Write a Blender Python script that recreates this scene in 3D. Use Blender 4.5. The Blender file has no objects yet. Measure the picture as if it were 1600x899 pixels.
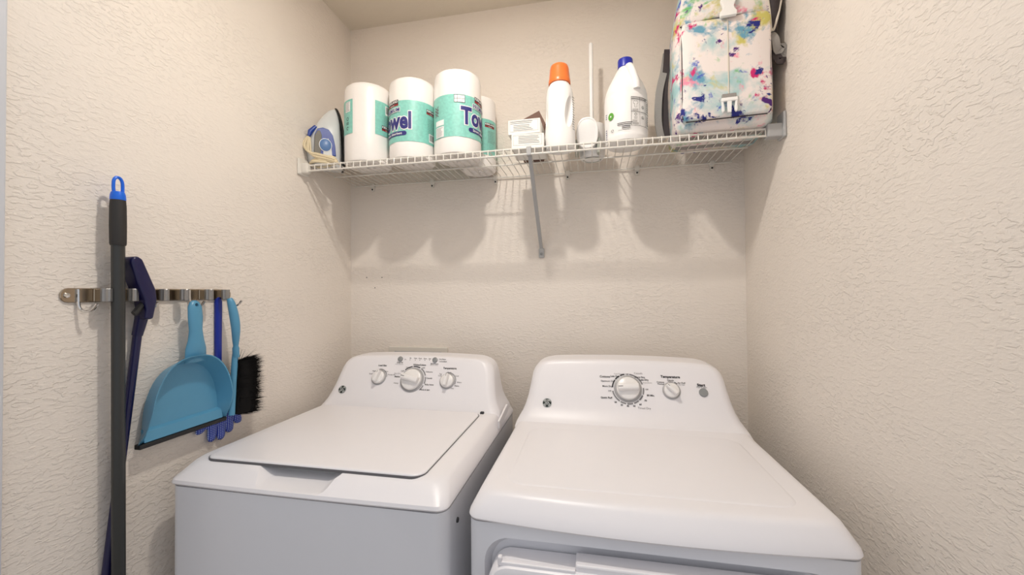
import bpy, bmesh, math, random
from mathutils import Vector, Matrix
random.seed(7)
R_ = math.radians
S = bpy.context.scene
COL = S.collection

# ------------------------------------------------------------------ camera
f_px, yaw, pitch, roll = 624.9, .1985, .0146, -.0074
cam_d = bpy.data.cameras.new('camera'); cam = bpy.data.objects.new('camera', cam_d); COL.objects.link(cam)
cam_d.sensor_width = 36; cam_d.lens = 36*f_px/1600; cam_d.clip_start = .02; cam_d.clip_end = 50
Rv = Vector((math.cos(yaw), math.sin(yaw), 0)); Fv = Vector((-math.sin(yaw), math.cos(yaw), 0)); Uv = Vector((0, 0, 1))
F2 = Fv*math.cos(pitch)+Uv*math.sin(pitch); U2 = -Fv*math.sin(pitch)+Uv*math.cos(pitch)
R3 = Rv*math.cos(roll)+U2*math.sin(roll); U3 = -Rv*math.sin(roll)+U2*math.cos(roll)
M = Matrix((R3, U3, -F2)).transposed().to_4x4(); M.translation = Vector((0, -1.5706, 1.279))
cam.matrix_world = M
S.camera = cam

# ------------------------------------------------------------------ world, exposure
w = bpy.data.worlds.new('world'); S.world = w; w.use_nodes = True
bg = w.node_tree.nodes['Background']; bg.inputs[0].default_value = (.93, .95, 1.0, 1); bg.inputs[1].default_value = .72
S.view_settings.view_transform = 'Standard'; S.view_settings.look = 'None'
S.view_settings.gamma = 1; S.view_settings.use_curve_mapping = False
S.view_settings.exposure = 0.0
BULB = 770.0
LAMP_COL = (1.0, .945, .87, 1)

# ------------------------------------------------------------------ materials
def lin(c):
    return tuple((v/12.92 if v <= .04045 else ((v+.055)/1.055)**2.4) for v in [x/255 for x in c])+(1,)
def mat(name, rgb, rough=.5, metal=0, noise=0, nscale=30, bump=0, bscale=200, spec=.5, coat=0, trans=0, srgb=True):
    m = bpy.data.materials.new(name); m.use_nodes = True
    nt = m.node_tree; b = nt.nodes['Principled BSDF']
    col = lin(rgb) if srgb else tuple(rgb)+(1,)
    b.inputs['Base Color'].default_value = col
    b.inputs['Roughness'].default_value = rough; b.inputs['Metallic'].default_value = metal
    b.inputs['Specular IOR Level'].default_value = spec
    b.inputs['Coat Weight'].default_value = coat; b.inputs['Coat Roughness'].default_value = .08
    b.inputs['Transmission Weight'].default_value = trans
    tc = nt.nodes.new('ShaderNodeTexCoord')
    n = nt.nodes.new('ShaderNodeTexNoise'); n.inputs['Scale'].default_value = nscale; n.inputs['Detail'].default_value = 4
    nt.links.new(tc.outputs['Object'], n.inputs['Vector'])
    mx = nt.nodes.new('ShaderNodeMix'); mx.data_type = 'RGBA'
    mx.inputs['A'].default_value = tuple(c*(1-noise) for c in col[:3])+(1,)
    mx.inputs['B'].default_value = tuple(min(1, c*(1+noise)) for c in col[:3])+(1,)
    nt.links.new(n.outputs['Fac'], mx.inputs['Factor']); nt.links.new(mx.outputs['Result'], b.inputs['Base Color'])
    if bump:
        n2 = nt.nodes.new('ShaderNodeTexNoise'); n2.inputs['Scale'].default_value = bscale; n2.inputs['Detail'].default_value = 3
        nt.links.new(tc.outputs['Object'], n2.inputs['Vector'])
        bp = nt.nodes.new('ShaderNodeBump'); bp.inputs['Strength'].default_value = 1; bp.inputs['Distance'].default_value = bump
        nt.links.new(n2.outputs['Fac'], bp.inputs['Height']); nt.links.new(bp.outputs['Normal'], b.inputs['Normal'])
    return m

def wall_mat(name, rgb, axis):
    """knock-down plaster: flattened, sideways-stretched flakes over a fine orange peel"""
    m = mat(name, rgb, rough=.7, noise=.02, nscale=3, spec=.25)
    nt = m.node_tree; b = nt.nodes['Principled BSDF']
    tc = nt.nodes.new('ShaderNodeTexCoord'); mp = nt.nodes.new('ShaderNodeMapping')
    mp.inputs['Scale'].default_value = (.45, 1, 1) if axis == 'x' else (1, .45, 1)
    nt.links.new(tc.outputs['Object'], mp.inputs['Vector'])
    n1 = nt.nodes.new('ShaderNodeTexNoise'); n1.inputs['Scale'].default_value = 122; n1.inputs['Detail'].default_value = 4; n1.inputs['Distortion'].default_value = .5
    nt.links.new(mp.outputs['Vector'], n1.inputs['Vector'])
    r1 = nt.nodes.new('ShaderNodeMapRange'); r1.inputs['From Min'].default_value = .50; r1.inputs['From Max'].default_value = .585
    nt.links.new(n1.outputs['Fac'], r1.inputs['Value'])
    n3 = nt.nodes.new('ShaderNodeTexNoise'); n3.inputs['Scale'].default_value = 7; n3.inputs['Detail'].default_value = 2
    nt.links.new(mp.outputs['Vector'], n3.inputs['Vector'])
    r3 = nt.nodes.new('ShaderNodeMapRange'); r3.inputs['From Min'].default_value = .35; r3.inputs['From Max'].default_value = .65
    r3.inputs['To Min'].default_value = .25; r3.inputs['To Max'].default_value = 1
    nt.links.new(n3.outputs['Fac'], r3.inputs['Value'])
    mu = nt.nodes.new('ShaderNodeMath'); mu.operation = 'MULTIPLY'
    nt.links.new(r1.outputs['Result'], mu.inputs[0]); nt.links.new(r3.outputs['Result'], mu.inputs[1])
    n2 = nt.nodes.new('ShaderNodeTexNoise'); n2.inputs['Scale'].default_value = 270; n2.inputs['Detail'].default_value = 3
    nt.links.new(mp.outputs['Vector'], n2.inputs['Vector'])
    ad = nt.nodes.new('ShaderNodeMath'); ad.operation = 'MULTIPLY_ADD'; ad.inputs[1].default_value = .75
    nt.links.new(n2.outputs['Fac'], ad.inputs[0]); nt.links.new(mu.outputs[0], ad.inputs[2])
    bp = nt.nodes.new('ShaderNodeBump'); bp.inputs['Strength'].default_value = .8; bp.inputs['Distance'].default_value = .0012
    nt.links.new(ad.outputs[0], bp.inputs['Height']); nt.links.new(bp.outputs['Normal'], b.inputs['Normal'])
    return m

WALL = (236, 227, 217)
m_wx = wall_mat('plaster_back', WALL, 'x'); m_wy = wall_mat('plaster_side', WALL, 'y')
m_ceil = mat('ceiling_paint', (228, 219, 204), .8, noise=.02, bump=.0006, bscale=120)
m_floor = mat('floor_vinyl', (150, 135, 118), .5, noise=.1, nscale=12)
m_trim = mat('trim_paint', (205, 207, 212), .35)
m_plate = mat('outlet_plate', (222, 216, 206), .4)
m_seam = mat('gap_shade_grey', (98, 96, 98), .6)
m_enamel = mat('white_enamel', (236, 233, 235), .36, noise=.01)
m_body = mat('body_enamel', (226, 226, 230), .3, noise=.01)
m_dark = mat('dark_gap', (45, 45, 48), .6)
m_wire = mat('white_wire', (226, 222, 214), .35)
m_greymetal = mat('grey_bracket', (176, 176, 176), .4)
m_steel = mat('brushed_steel', (172, 158, 140), .22, metal=1, noise=.06, nscale=80)
m_chrome = mat('chrome', (215, 215, 215), .15, metal=1)
m_roller = mat('ribbed_roller', (150, 148, 146), .35, metal=.6, noise=.1, nscale=300)
m_black = mat('black_plastic', (24, 24, 26), .5)
m_pole = mat('grey_pole', (48, 49, 48), .38, noise=.05)
m_grip = mat('black_grip', (44, 41, 39), .6, bump=.0002, bscale=900)
m_bluecap = mat('bright_blue_plastic', (16, 104, 224), .35)
m_navy = mat('navy_plastic', (19, 17, 66), .32)
m_pan = mat('sky_blue_plastic', (84, 148, 182), .35, noise=.03)
m_royal = mat('royal_blue_plastic', (20, 44, 150), .4)
m_bristle = mat('black_bristle', (12, 11, 11), .7, spec=.15)
m_paper = mat('paper_roll_film', (246, 242, 238), .32, noise=.02, nscale=25, bump=.0012, bscale=28, coat=.3)
m_teal = mat('teal_print', (138, 206, 193), .4, noise=.22, nscale=110)
m_navyink = mat('navy_ink', (50, 50, 122), .5)
m_white = mat('white_print', (246, 245, 243), .45)
m_ink = mat('black_ink', (48, 46, 48), .6)
m_greyink = mat('grey_ink', (128, 126, 128), .6)
m_red = mat('red_ink', (150, 40, 45), .5)
m_card = mat('white_card', (238, 236, 230), .55, noise=.02)
m_brown = mat('brown_card', (104, 72, 58), .6, noise=.08)
m_bottle = mat('white_bottle_plastic', (244, 242, 240), .3, noise=.01)
m_orange = mat('orange_cap', (238, 124, 60), .32)
m_bluelid = mat('blue_lid', (36, 48, 168), .35)
m_green = mat('green_print', (96, 166, 62), .5)
m_ironbody = mat('iron_body', (212, 214, 214), .3)
m_ironblue = mat('iron_blue', (34, 66, 150), .3)
m_irondial = mat('iron_dial', (92, 128, 178), .35)
m_cord = mat('cream_cord', (226, 212, 180), .6)
m_knob = mat('white_knob', (238, 235, 233), .25)
m_knobgrey = mat('grey_ring', (165, 163, 163), .35)
m_button = mat('grey_button', (140, 142, 142), .4)
m_silver = mat('silver_emblem', (215, 218, 216), .3)
m_emblem = mat('dark_emblem', (26, 34, 32), .35)
m_web = mat('grey_webbing', (150, 146, 142), .7, noise=.12, nscale=400, bump=.0006, bscale=500)
m_trimfab = mat('cream_binding', (222, 214, 200), .7)
m_lining = mat('dark_lining', (58, 50, 52), .7)
m_clear = mat('grey_bracket_plastic', (165, 168, 158), .3)

def floral():
    m = bpy.data.materials.new('tie_dye_fabric'); m.use_nodes = True
    nt = m.node_tree; b = nt.nodes['Principled BSDF']; b.inputs['Roughness'].default_value = .6
    tc = nt.nodes.new('ShaderNodeTexCoord')
    prev = None; base = lin((240, 230, 226))
    # (colour, blotch scale, threshold, softness, offset)
    layers = [((164, 202, 204), 8, .535, .10, 1), ((206, 198, 110), 11, .60, .06, 9), ((104, 160, 186), 12, .595, .06, 17),
              ((112, 188, 110), 10, .635, .05, 23), ((240, 140, 165), 15, .62, .05, 31), ((64, 86, 192), 15, .635, .035, 43),
              ((206, 32, 110), 14, .635, .03, 57), ((78, 24, 118), 16, .645, .025, 66), ((26, 36, 128), 18, .65, .025, 78)]
    for c, sc, th, so, off in layers:
        mp = nt.nodes.new('ShaderNodeMapping'); mp.inputs['Location'].default_value = (off*1.37, off*.71, off*2.3)
        nt.links.new(tc.outputs['Object'], mp.inputs['Vector'])
        n = nt.nodes.new('ShaderNodeTexNoise'); n.inputs['Scale'].default_value = sc; n.inputs['Detail'].default_value = 5; n.inputs['Roughness'].default_value = .62; n.inputs['Distortion'].default_value = .3
        nt.links.new(mp.outputs['Vector'], n.inputs['Vector'])
        r = nt.nodes.new('ShaderNodeMapRange'); r.inputs['From Min'].default_value = th-so*.5; r.inputs['From Max'].default_value = th+so
        nt.links.new(n.outputs['Fac'], r.inputs['Value'])
        mx = nt.nodes.new('ShaderNodeMix'); mx.data_type = 'RGBA'; mx.inputs['B'].default_value = lin(c)
        if prev is None: mx.inputs['A'].default_value = base
        else: nt.links.new(prev, mx.inputs['A'])
        nt.links.new(r.outputs['Result'], mx.inputs['Factor']); prev = mx.outputs['Result']
    nt.links.new(prev, b.inputs['Base Color'])
    return m
m_floral = floral()

def dotted():
    m = bpy.data.materials.new('dotted_blue_fabric'); m.use_nodes = True
    nt = m.node_tree; b = nt.nodes['Principled BSDF']; b.inputs['Roughness'].default_value = .7
    tc = nt.nodes.new('ShaderNodeTexCoord'); v = nt.nodes.new('ShaderNodeTexVoronoi')
    v.inputs['Scale'].default_value = 210; v.inputs['Randomness'].default_value = 0
    mpd = nt.nodes.new('ShaderNodeMapping'); mpd.inputs['Scale'].default_value = (0, 1, 1)
    nt.links.new(tc.outputs['Object'], mpd.inputs['Vector']); nt.links.new(mpd.outputs['Vector'], v.inputs['Vector'])
    r = nt.nodes.new('ShaderNodeMapRange'); r.inputs['From Min'].default_value = .31; r.inputs['From Max'].default_value = .25
    nt.links.new(v.outputs['Distance'], r.inputs['Value'])
    mx = nt.nodes.new('ShaderNodeMix'); mx.data_type = 'RGBA'; mx.inputs['A'].default_value = lin((30, 56, 165)); mx.inputs['B'].default_value = lin((176, 192, 232))
    nt.links.new(r.outputs['Result'], mx.inputs['Factor']); nt.links.new(mx.outputs['Result'], b.inputs['Base Color'])
    return m
m_dots = dotted()

# ------------------------------------------------------------------ helpers
def root_loc(p):
    while p.parent: p = p.parent
    return Vector(p.location)
def thing(name, label, cat, loc, group=None):
    o = bpy.data.objects.new(name, None); COL.objects.link(o); o.location = loc; o.empty_display_size = .05
    o['label'] = label; o['category'] = cat
    if group: o['group'] = group
    return o
def tag(o, label, cat, group=None):
    o['label'] = label; o['category'] = cat
    if group: o['group'] = group
    return o
def struct(o):
    o['kind'] = 'structure'; return o
def obj(name, data, m, parent=None, smooth=False, origin=None, angle=40):
    """data: (verts, faces) in world space, or a bmesh; linked as one mesh object"""
    me = bpy.data.meshes.new(name)
    if isinstance(data, bmesh.types.BMesh):
        data.to_mesh(me); data.free()
    else:
        me.from_pydata([tuple(v) for v in data[0]], [], [tuple(q) for q in data[1]]); me.validate()
    bm = bmesh.new(); bm.from_mesh(me); bmesh.ops.recalc_face_normals(bm, faces=bm.faces[:]); bm.to_mesh(me); bm.free()
    me.materials.append(m)
    off = root_loc(parent) if parent else Vector(origin or (0, 0, 0))
    me.transform(Matrix.Translation(-off))
    if smooth:
        me.polygons.foreach_set('use_smooth', [True]*len(me.polygons))
        try: me.set_sharp_from_angle(angle=R_(angle))
        except Exception: pass
    o = bpy.data.objects.new(name, me); COL.objects.link(o)
    if parent: o.parent = parent
    else: o.location = off
    return o
def join(*ds):
    V, Fs = [], []
    for v, fa in ds:
        n = len(V); V += [Vector(p) for p in v]; Fs += [tuple(i+n for i in q) for q in fa]
    return V, Fs
def box(x0, x1, y0, y1, z0, z1):
    v = [Vector((x, y, z)) for x in (x0, x1) for y in (y0, y1) for z in (z0, z1)]
    return v, [(0, 1, 3, 2), (4, 6, 7, 5), (0, 4, 5, 1), (2, 3, 7, 6), (0, 2, 6, 4), (1, 5, 7, 3)]
def bevel(d, r, seg=3):
    bm = bmesh.new(); vs = [bm.verts.new(p) for p in d[0]]
    for q in d[1]: bm.faces.new([vs[i] for i in q])
    bmesh.ops.recalc_face_normals(bm, faces=bm.faces[:])
    es = [e for e in bm.edges if e.is_manifold and e.calc_face_angle(0) > .35]
    bmesh.ops.bevel(bm, geom=es, offset=r, segments=seg, affect='EDGES', profile=.5, clamp_overlap=True)
    bm.verts.index_update()
    out = ([v.co.copy() for v in bm.verts], [tuple(v.index for v in q.verts) for q in bm.faces]); bm.free(); return out
def bbox(x0, x1, y0, y1, z0, z1, r=.003, seg=2): return bevel(box(x0, x1, y0, y1, z0, z1), r, seg)
def xf(d, Mx): return [Mx @ Vector(p) for p in d[0]], d[1]
def rotz(d, a, c): 
    c = Vector(c); return xf(d, Matrix.Translation(c) @ Matrix.Rotation(a, 4, 'Z') @ Matrix.Translation(-c))
def rot(d, a, ax, c):
    c = Vector(c); return xf(d, Matrix.Translation(c) @ Matrix.Rotation(a, 4, ax) @ Matrix.Translation(-c))
def loft(rings, cap0=True, cap1=True, closed=True):
    n = len(rings[0]); V = [Vector(p) for r in rings for p in r]; Fs = []
    for i in range(len(rings)-1):
        for k in range(n if closed else n-1):
            a, b2 = i*n+k, i*n+(k+1) % n
            Fs.append((a, b2, b2+n, a+n))
    if cap0: Fs.append(tuple(range(n))[::-1])
    if cap1: Fs.append(tuple(range((len(rings)-1)*n, len(rings)*n)))
    return V, Fs
def rrect(x0, x1, y0, y1, z, r, n=6):
    r = min(r, (x1-x0)/2-1e-4, (y1-y0)/2-1e-4); P = []
    for cx, cy, a0 in ((x1-r, y1-r, 0), (x0+r, y1-r, 90), (x0+r, y0+r, 180), (x1-r, y0+r, 270)):
        for k in range(n+1):
            a = R_(a0+90*k/n); P.append(Vector((cx+r*math.cos(a), cy+r*math.sin(a), z)))
    return P
def ell(cx, cy, z, rx, ry, n=28): return [Vector((cx+rx*math.cos(2*math.pi*k/n), cy+ry*math.sin(2*math.pi*k/n), z)) for k in range(n)]
def lathe(cx, cy, prof, n=32, sx=1, sy=1): return loft([ell(cx, cy, z, max(r, 1e-4)*sx, max(r, 1e-4)*sy, n) for r, z in prof])
def tube(path, r, n=8, closed=False):
    P = [Vector(p) for p in path]; m = len(P); rings = []; rr = r if isinstance(r, (list, tuple)) else [r]*m
    up = None
    for i in range(m):
        if closed: t = (P[(i+1) % m]-P[i-1]).normalized()
        else: t = (P[min(i+1, m-1)]-P[max(i-1, 0)]).normalized()
        if up is None: up = t.orthogonal().normalized()
        up = (up-t*up.dot(t)); up = up.normalized() if up.length > 1e-6 else t.orthogonal().normalized()
        s = t.cross(up)
        rings.append([P[i]+(up*math.cos(2*math.pi*k/n)+s*math.sin(2*math.pi*k/n))*rr[i] for k in range(n)])
    if closed: rings.append(rings[0])
    return loft(rings, not closed, not closed)
def smooth_path(pts, n=6):
    P = [Vector(p) for p in pts]; out = []
    for i in range(len(P)-1):
        p0, p1, p2, p3 = P[max(i-1, 0)], P[i], P[i+1], P[min(i+2, len(P)-1)]
        for k in range(n):
            t = k/n; out.append(.5*((2*p1)+(p2-p0)*t+(2*p0-5*p1+4*p2-p3)*t*t+(3*p1-p0-3*p2+p3)*t**3))
    return out+[P[-1]]
def prism_x(pts, x0, x1):      # polygon in (y, z) extruded along x
    n = len(pts); V = [Vector((x0, y, z)) for y, z in pts]+[Vector((x1, y, z)) for y, z in pts]
    return V, [tuple(range(n)), tuple(range(2*n-1, n-1, -1))]+[(k, (k+1) % n, n+(k+1) % n, n+k) for k in range(n)]
def prism_y(pts, y0, y1):      # polygon in (x, z) extruded along y
    n = len(pts); V = [Vector((x, y0, z)) for x, z in pts]+[Vector((x, y1, z)) for x, z in pts]
    return V, [tuple(range(n)), tuple(range(2*n-1, n-1, -1))]+[(k, (k+1) % n, n+(k+1) % n, n+k) for k in range(n)]
def boolean(o, cut, m=None):
    """subtract mesh data from object o, bake the result"""
    me = bpy.data.meshes.new('c'); me.from_pydata([tuple(v) for v in cut[0]], [], cut[1])
    bm = bmesh.new(); bm.from_mesh(me); bmesh.ops.recalc_face_normals(bm, faces=bm.faces[:]); bm.to_mesh(me); bm.free()
    c = bpy.data.objects.new('c', me); COL.objects.link(c); c.location = root_loc(o)*0
    if o.parent: me.transform(Matrix.Translation(-root_loc(o))); c.location = root_loc(o)
    md = o.modifiers.new('b', 'BOOLEAN'); md.operation = 'DIFFERENCE'; md.object = c; md.solver = 'EXACT'
    bpy.context.view_layer.update()
    dg = bpy.context.evaluated_depsgraph_get()
    new = bpy.data.meshes.new_from_object(o.evaluated_get(dg), depsgraph=dg)
    o.modifiers.clear(); o.data = new; bpy.data.objects.remove(c)
    new.polygons.foreach_set('use_smooth', [True]*len(new.polygons))
    try: new.set_sharp_from_angle(angle=R_(35))
    except Exception: pass
_tc = {}
def text2d(s, size, bold=0):
    key = (s, size, bold)
    if key in _tc: return _tc[key]
    cu = bpy.data.curves.new('t', 'FONT'); cu.body = s; cu.size = size; cu.align_x = 'CENTER'; cu.align_y = 'CENTER'; cu.offset = bold; cu.resolution_u = 3
    o = bpy.data.objects.new('t', cu); COL.objects.link(o); bpy.context.view_layer.update()
    dg = bpy.context.evaluated_depsgraph_get(); me = bpy.data.meshes.new_from_object(o.evaluated_get(dg), depsgraph=dg)
    d = ([v.co.copy() for v in me.vertices], [tuple(p.vertices) for p in me.polygons])
    bpy.data.objects.remove(o); bpy.data.curves.remove(cu); bpy.data.meshes.remove(me)
    _tc[key] = d; return d
def flat_poly(pts): return [Vector((x, y, 0)) for x, y in pts], [tuple(range(len(pts)))]
def rect2(x0, x1, y0, y1): return flat_poly(((x0, y0), (x1, y0), (x1, y1), (x0, y1)))
def frame2(x0, x1, y0, y1, t): return join(rect2(x0, x1, y0, y0+t), rect2(x0, x1, y1-t, y1), rect2(x0, x0+t, y0+t, y1-t), rect2(x1-t, x1, y0+t, y1-t))
def sh2(d, x, y, s=1): return [Vector((v.x*s+x, v.y*s+y, 0)) for v in d[0]], d[1]
def slice_x(d, step):
    bm = bmesh.new(); vs = [bm.verts.new(p) for p in d[0]]
    for q in d[1]:
        try: bm.faces.new([vs[i] for i in q])
        except ValueError: pass
    xs = [v.co.x for v in bm.verts]; x = math.floor(min(xs)/step)*step
    while x < max(xs):
        bmesh.ops.bisect_plane(bm, geom=bm.verts[:]+bm.edges[:]+bm.faces[:], plane_co=(x, 0, 0), plane_no=(1, 0, 0)); x += step
    bm.verts.index_update(); out = ([v.co.copy() for v in bm.verts], [tuple(v.index for v in q.verts) for q in bm.faces]); bm.free(); return out
def wrap(d, cx, cy, Rr, az, z):
    """bend flat print (x right, y up) round an upright cylinder; az = 0 faces -y, positive to the right (+x)"""
    d = slice_x(d, Rr*.09); V = []
    for p in d[0]:
        a = az+p.x/Rr; V.append(Vector((cx+Rr*math.sin(a), cy-Rr*math.cos(a), z+p.y)))
    return V, d[1]

# ================================================================== ROOM
XL, XR, ZC = -1.032, .540, 2.44
struct(obj('floor', box(-2.4, 2.0, -3.2, .1, -.06, 0), m_floor))
wl = struct(obj('wall_left', box(XL-.1, XL, -1.052, .1, 0, ZC), m_wy))
wb = struct(obj('wall_back', box(XL, XR, 0, .1, 0, ZC), m_wx))
wr = struct(obj('wall_right', box(XR, XR+.1, -1.17, .1, 0, ZC), m_wy))
struct(obj('ceiling', box(XL-.1, XR+.1, -1.17, .1, ZC, ZC+.08), m_ceil))
struct(obj('wall_front', box(XL-.1, XR+.1, -1.17, -1.06, 2.08, ZC), m_wx))
struct(obj('trim_1', bbox(XL-.1, XL+.012, -1.17, -1.053, 0, 2.08, .003), m_trim))
for x, z in ((-.956, 1.352), (-.884, 1.351), (-.917, 1.307)):     # old screw holes
    obj('screw_hole', rot(lathe(x, 0, [(.0001, z), (.0022, z), (.0022, z+.001), (.0001, z+.001)], 10), R_(90), 'X', (x, -.0002, z)), m_ink, wb)
# laundry outlet box peeking over the washer
ob = thing('outlet_box', 'white wall outlet box behind the washer console', 'outlet box', (-.716, 0, .93))
obj('frame', bevel(join(box(-.848, -.586, -.012, 0, .93, 1.058)), .003), m_plate, ob)
obj('recess', box(-.82, -.612, -.0135, -.011, .95, 1.04), m_greymetal, ob)

# ceiling lamp of the closet (above the frame)
LX, LY = -.25, -.86
lamp = thing('ceiling_light', 'small round ceiling downlight with warm lens above the machines', 'light', (LX, LY, ZC))
obj('trim_ring', lathe(LX, LY, [(.036, ZC), (.075, ZC), (.075, ZC-.006), (.045, ZC-.016), (.037, ZC-.016), (.036, ZC-.010)]), m_trim, lamp, True)
mb = bpy.data.materials.new('warm_lens'); mb.use_nodes = True
nt = mb.node_tree; nt.nodes.remove(nt.nodes['Principled BSDF']); em = nt.nodes.new('ShaderNodeEmission')
em.inputs[0].default_value = LAMP_COL; em.inputs[1].default_value = BULB
nt.links.new(em.outputs[0], nt.nodes['Material Output'].inputs[0])
obj('lens', ([Vector((LX+.036*math.cos(2*math.pi*k/32), LY+.036*math.sin(2*math.pi*k/32), ZC-.0155)) for k in range(32)], [tuple(range(31, -1, -1))]), mb, lamp)

# ================================================================== WIRE SHELF
DZ = 1.752                                     # top of the deck wires
sh = thing('wire_shelf', 'white wire shelf spanning the closet above the machines', 'shelf', (-.25, -.15, 1.75))
X0, X1 = -1.004, .496
def rod(name, a, b, r): return obj(name, tube([a, b], r, 8), m_wire, sh, True)
rod('front_rail', (X0, -.3015, 1.7470), (X1, -.3015, 1.7470), .0032)
rod('lip_rail', (X0, -.3045, 1.7265), (X1, -.3045, 1.7265), .0034)
rod('rear_rail', (X0, -.010, 1.7455), (X1, -.010, 1.7455), .003)
rod('middle_rail', (X0, -.155, 1.7462), (X1, -.155, 1.7462), .0028)
first = None; n_w = 59
for k in range(n_w):
    x = X0+.004+(X1-X0-.008)*k/(n_w-1)
    if first is None:
        first = obj('cross_wire', tube(smooth_path([(x, -.008, 1.7503), (x, -.15, 1.7503), (x, -.296, 1.7503)], 1)+[Vector((x, -.3035, 1.7495)), Vector((x, -.3062, 1.746)), Vector((x, -.3072, 1.7265))], .0016, 6), m_wire, sh, True); fx = x
    else:
        c = first.copy(); COL.objects.link(c); c.parent = sh; c.location.x = x-fx
def clip(x):
    c = obj('wall_clip', join(bbox(x-.009, x+.009, -.014, -.0005, 1.737, 1.756, .002), bbox(x-.006, x+.006, -.010, -.0005, 1.722, 1.739, .002)), m_wire, sh)
    obj('screw', rot(lathe(x, 0, [(.0001, 0), (.0035, .0), (.003, .0025), (.0001, .003)], 10), R_(90), 'X', (x, 0, 0)), m_ink, c).location = Vector((0, -.0105, 1.729))
for x in (-.922, -.65, -.379, -.09, .169, .43): clip(x)
# end brackets
bl = obj('end_bracket', join(bbox(-1.0315, -1.022, -.328, -.275, 1.712, 1.772, .004), bbox(-1.026, -.998, -.316, -.292, 1.717, 1.755, .006)), m_wire, sh)
br = obj('end_bracket', join(bbox(.531, .5395, -.325, -.282, 1.715, 1.788, .003), bbox(.494, .535, -.318, -.288, 1.719, 1.757, .003)), m_greymetal, sh)
# diagonal brace
brace = obj('brace', bevel(([Vector((-.196+dx, y+dy, z+dz)) for (y, z) in ((-.298, 1.7345), (-.004, 1.447)) for dx in (-.0065, .0065) for dy, dz in ((0, 0), (.007, .007))],
            [(0, 1, 3, 2), (4, 6, 7, 5), (0, 4, 5, 1), (2, 3, 7, 6), (0, 2, 6, 4), (1, 5, 7, 3)]), .002, 2), m_greymetal, sh)
obj('brace_hook', bbox(-.204, -.188, -.309, -.292, 1.722, 1.752, .002), m_greymetal, sh)
obj('brace_foot', bbox(-.206, -.184, -.010, -.0005, 1.418, 1.456, .004), m_greymetal, sh)
obj('screw', rot(lathe(-.195, 0, [(.0001, 0), (.005, 0), (.004, .003), (.0001, .0035)], 12), R_(90), 'X', (-.195, 0, 0)), m_button, sh).location = Vector((0, -.0105, 1.433))

# ================================================================== APPLIANCES
def ring_ins(x0, x1, y0, y1, side, front, z, r, bow=0, n=8):
    P = rrect(x0+side, x1-side, y0+front, y1, z, r, n)
    if bow:
        xc, hw = (x0+x1)/2, (x1-x0)/2; ym = (y0+y1)/2
        for p in P:
            k = max(0, (ym-p.y)/(ym-y0)); p.y -= bow*max(0, 1-((p.x-xc)/hw)**2)*min(1, k)**2
    return P
def dense(x0, x1, y0, y1, side, front, z, r, bow):
    """ring with extra points along straight sides so the bowed front stays smooth"""
    P = ring_ins(x0, x1, y0, y1, side, front, z, r, 0)
    out = []
    for i, p in enumerate(P):
        q = P[(i+1) % len(P)]; m = 10 if (q-p).length > .2 else 1
        for k in range(m): out.append(p.lerp(q, k/m))
    xc, hw, ym = (x0+x1)/2, (x1-x0)/2, (y0+y1)/2
    for p in out:
        if p.y < ym: p.y -= bow*max(0, 1-((p.x-xc)/hw)**2)*((ym-p.y)/(ym-y0))**3
    return out
def cap_mesh(x0, x1, y0, y1, zb, zt, fr, bow):
    prof = [(.003, .003, zb, .02), (0, 0, zb+.004, .024), (.001, .002, zb+.011, .026), (.008, fr*.36, zb+(zt-zb)*.50, .03), (.016, fr*.72, zb+(zt-zb)*.82, .034),
            (.021, fr*.90, zt-.0038, .037), (.026, fr*1.08, zt-.0012, .039), (.036, fr*1.35, zt-.0002, .042), (.05, fr+.02, zt, .045)]
    return loft([dense(x0, x1, y0, y1, s, fo, z, r, bow) for s, fo, z, r in prof])
FDY, FDZ = .10, .18; FL = math.hypot(FDY, FDZ)
def console(x0, x1, yb, zb, yback, top, foot):
    """sloped control console that flares out into the machine top; top = length of the face"""
    xc, hw = (x0+x1)/2, (x1-x0)/2; rings = []
    #      s along face, half-width fraction, push forward at the foot, corner radius
    prof = [(-.012, .975, .030*foot, .02), (0, .968, .020*foot, .025), (.012, .952, .011*foot, .03), (.028, .928, .004*foot, .03), (.05, .905, .0006, .03), (.08, .885, 0, .03), (.12, .868, 0, .03), (top-.042, .855, 0, .03),
            (top-.026, .838, 0, .03), (top-.014, .81, 0, .028), (top-.006, .775, 0, .026), (top-.002, .74, -.002, .024), (top, .70, -.006, .02), (top+.0005, .64, -.014, .015)]
    for s, wf, push, r in prof:
        y = yb+FDY*s/FL-push; z = zb+FDZ*s/FL
        rg = rrect(xc-hw*wf, xc+hw*wf, y, yback, z, min(r, (yback-y)/2.2), 8)
        k = max(0, min(1, (s-.14)/(top-.14)))                          # gentle crown of the top edge, kept in the face plane
        for p in rg:
            c = .011*k*(1-((p.x-xc)/hw)**2*1.2); p.z += c*FDZ/FL; p.y += c*FDY/FL
        out = []
        for a, p in enumerate(rg):
            q = rg[(a+1) % len(rg)]; m = 8 if abs(q.x-p.x) > .2 else 1
            for t in range(m):
                v = p.lerp(q, t/m)
                if m > 1:
                    c = .011*k*(1-((v.x-xc)/hw)**2*1.2)-.011*k*(1-((p.x-xc)/hw)**2*1.2); v.z += c*FDZ/FL; v.y += c*FDY/FL
                out.append(v)
        rings.append(out)
    return loft(rings)
def face_frame(yb, zb): 
    n = Vector((0, -FDZ, FDY))/FL
    return lambda x, s, e=0: Vector((x, yb+FDY*s/FL, zb+FDZ*s/FL))+n*e
def on_face(d, F, x, s, e=.0012): return [F(x+p.x, s+p.y, e+p.z) for p in d[0]], d[1]
def disc_prof(prof, n=32): return loft([[Vector((r*math.cos(2*math.pi*k/n), r*math.sin(2*math.pi*k/n), z)) for k in range(n)] for r, z in prof])
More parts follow.
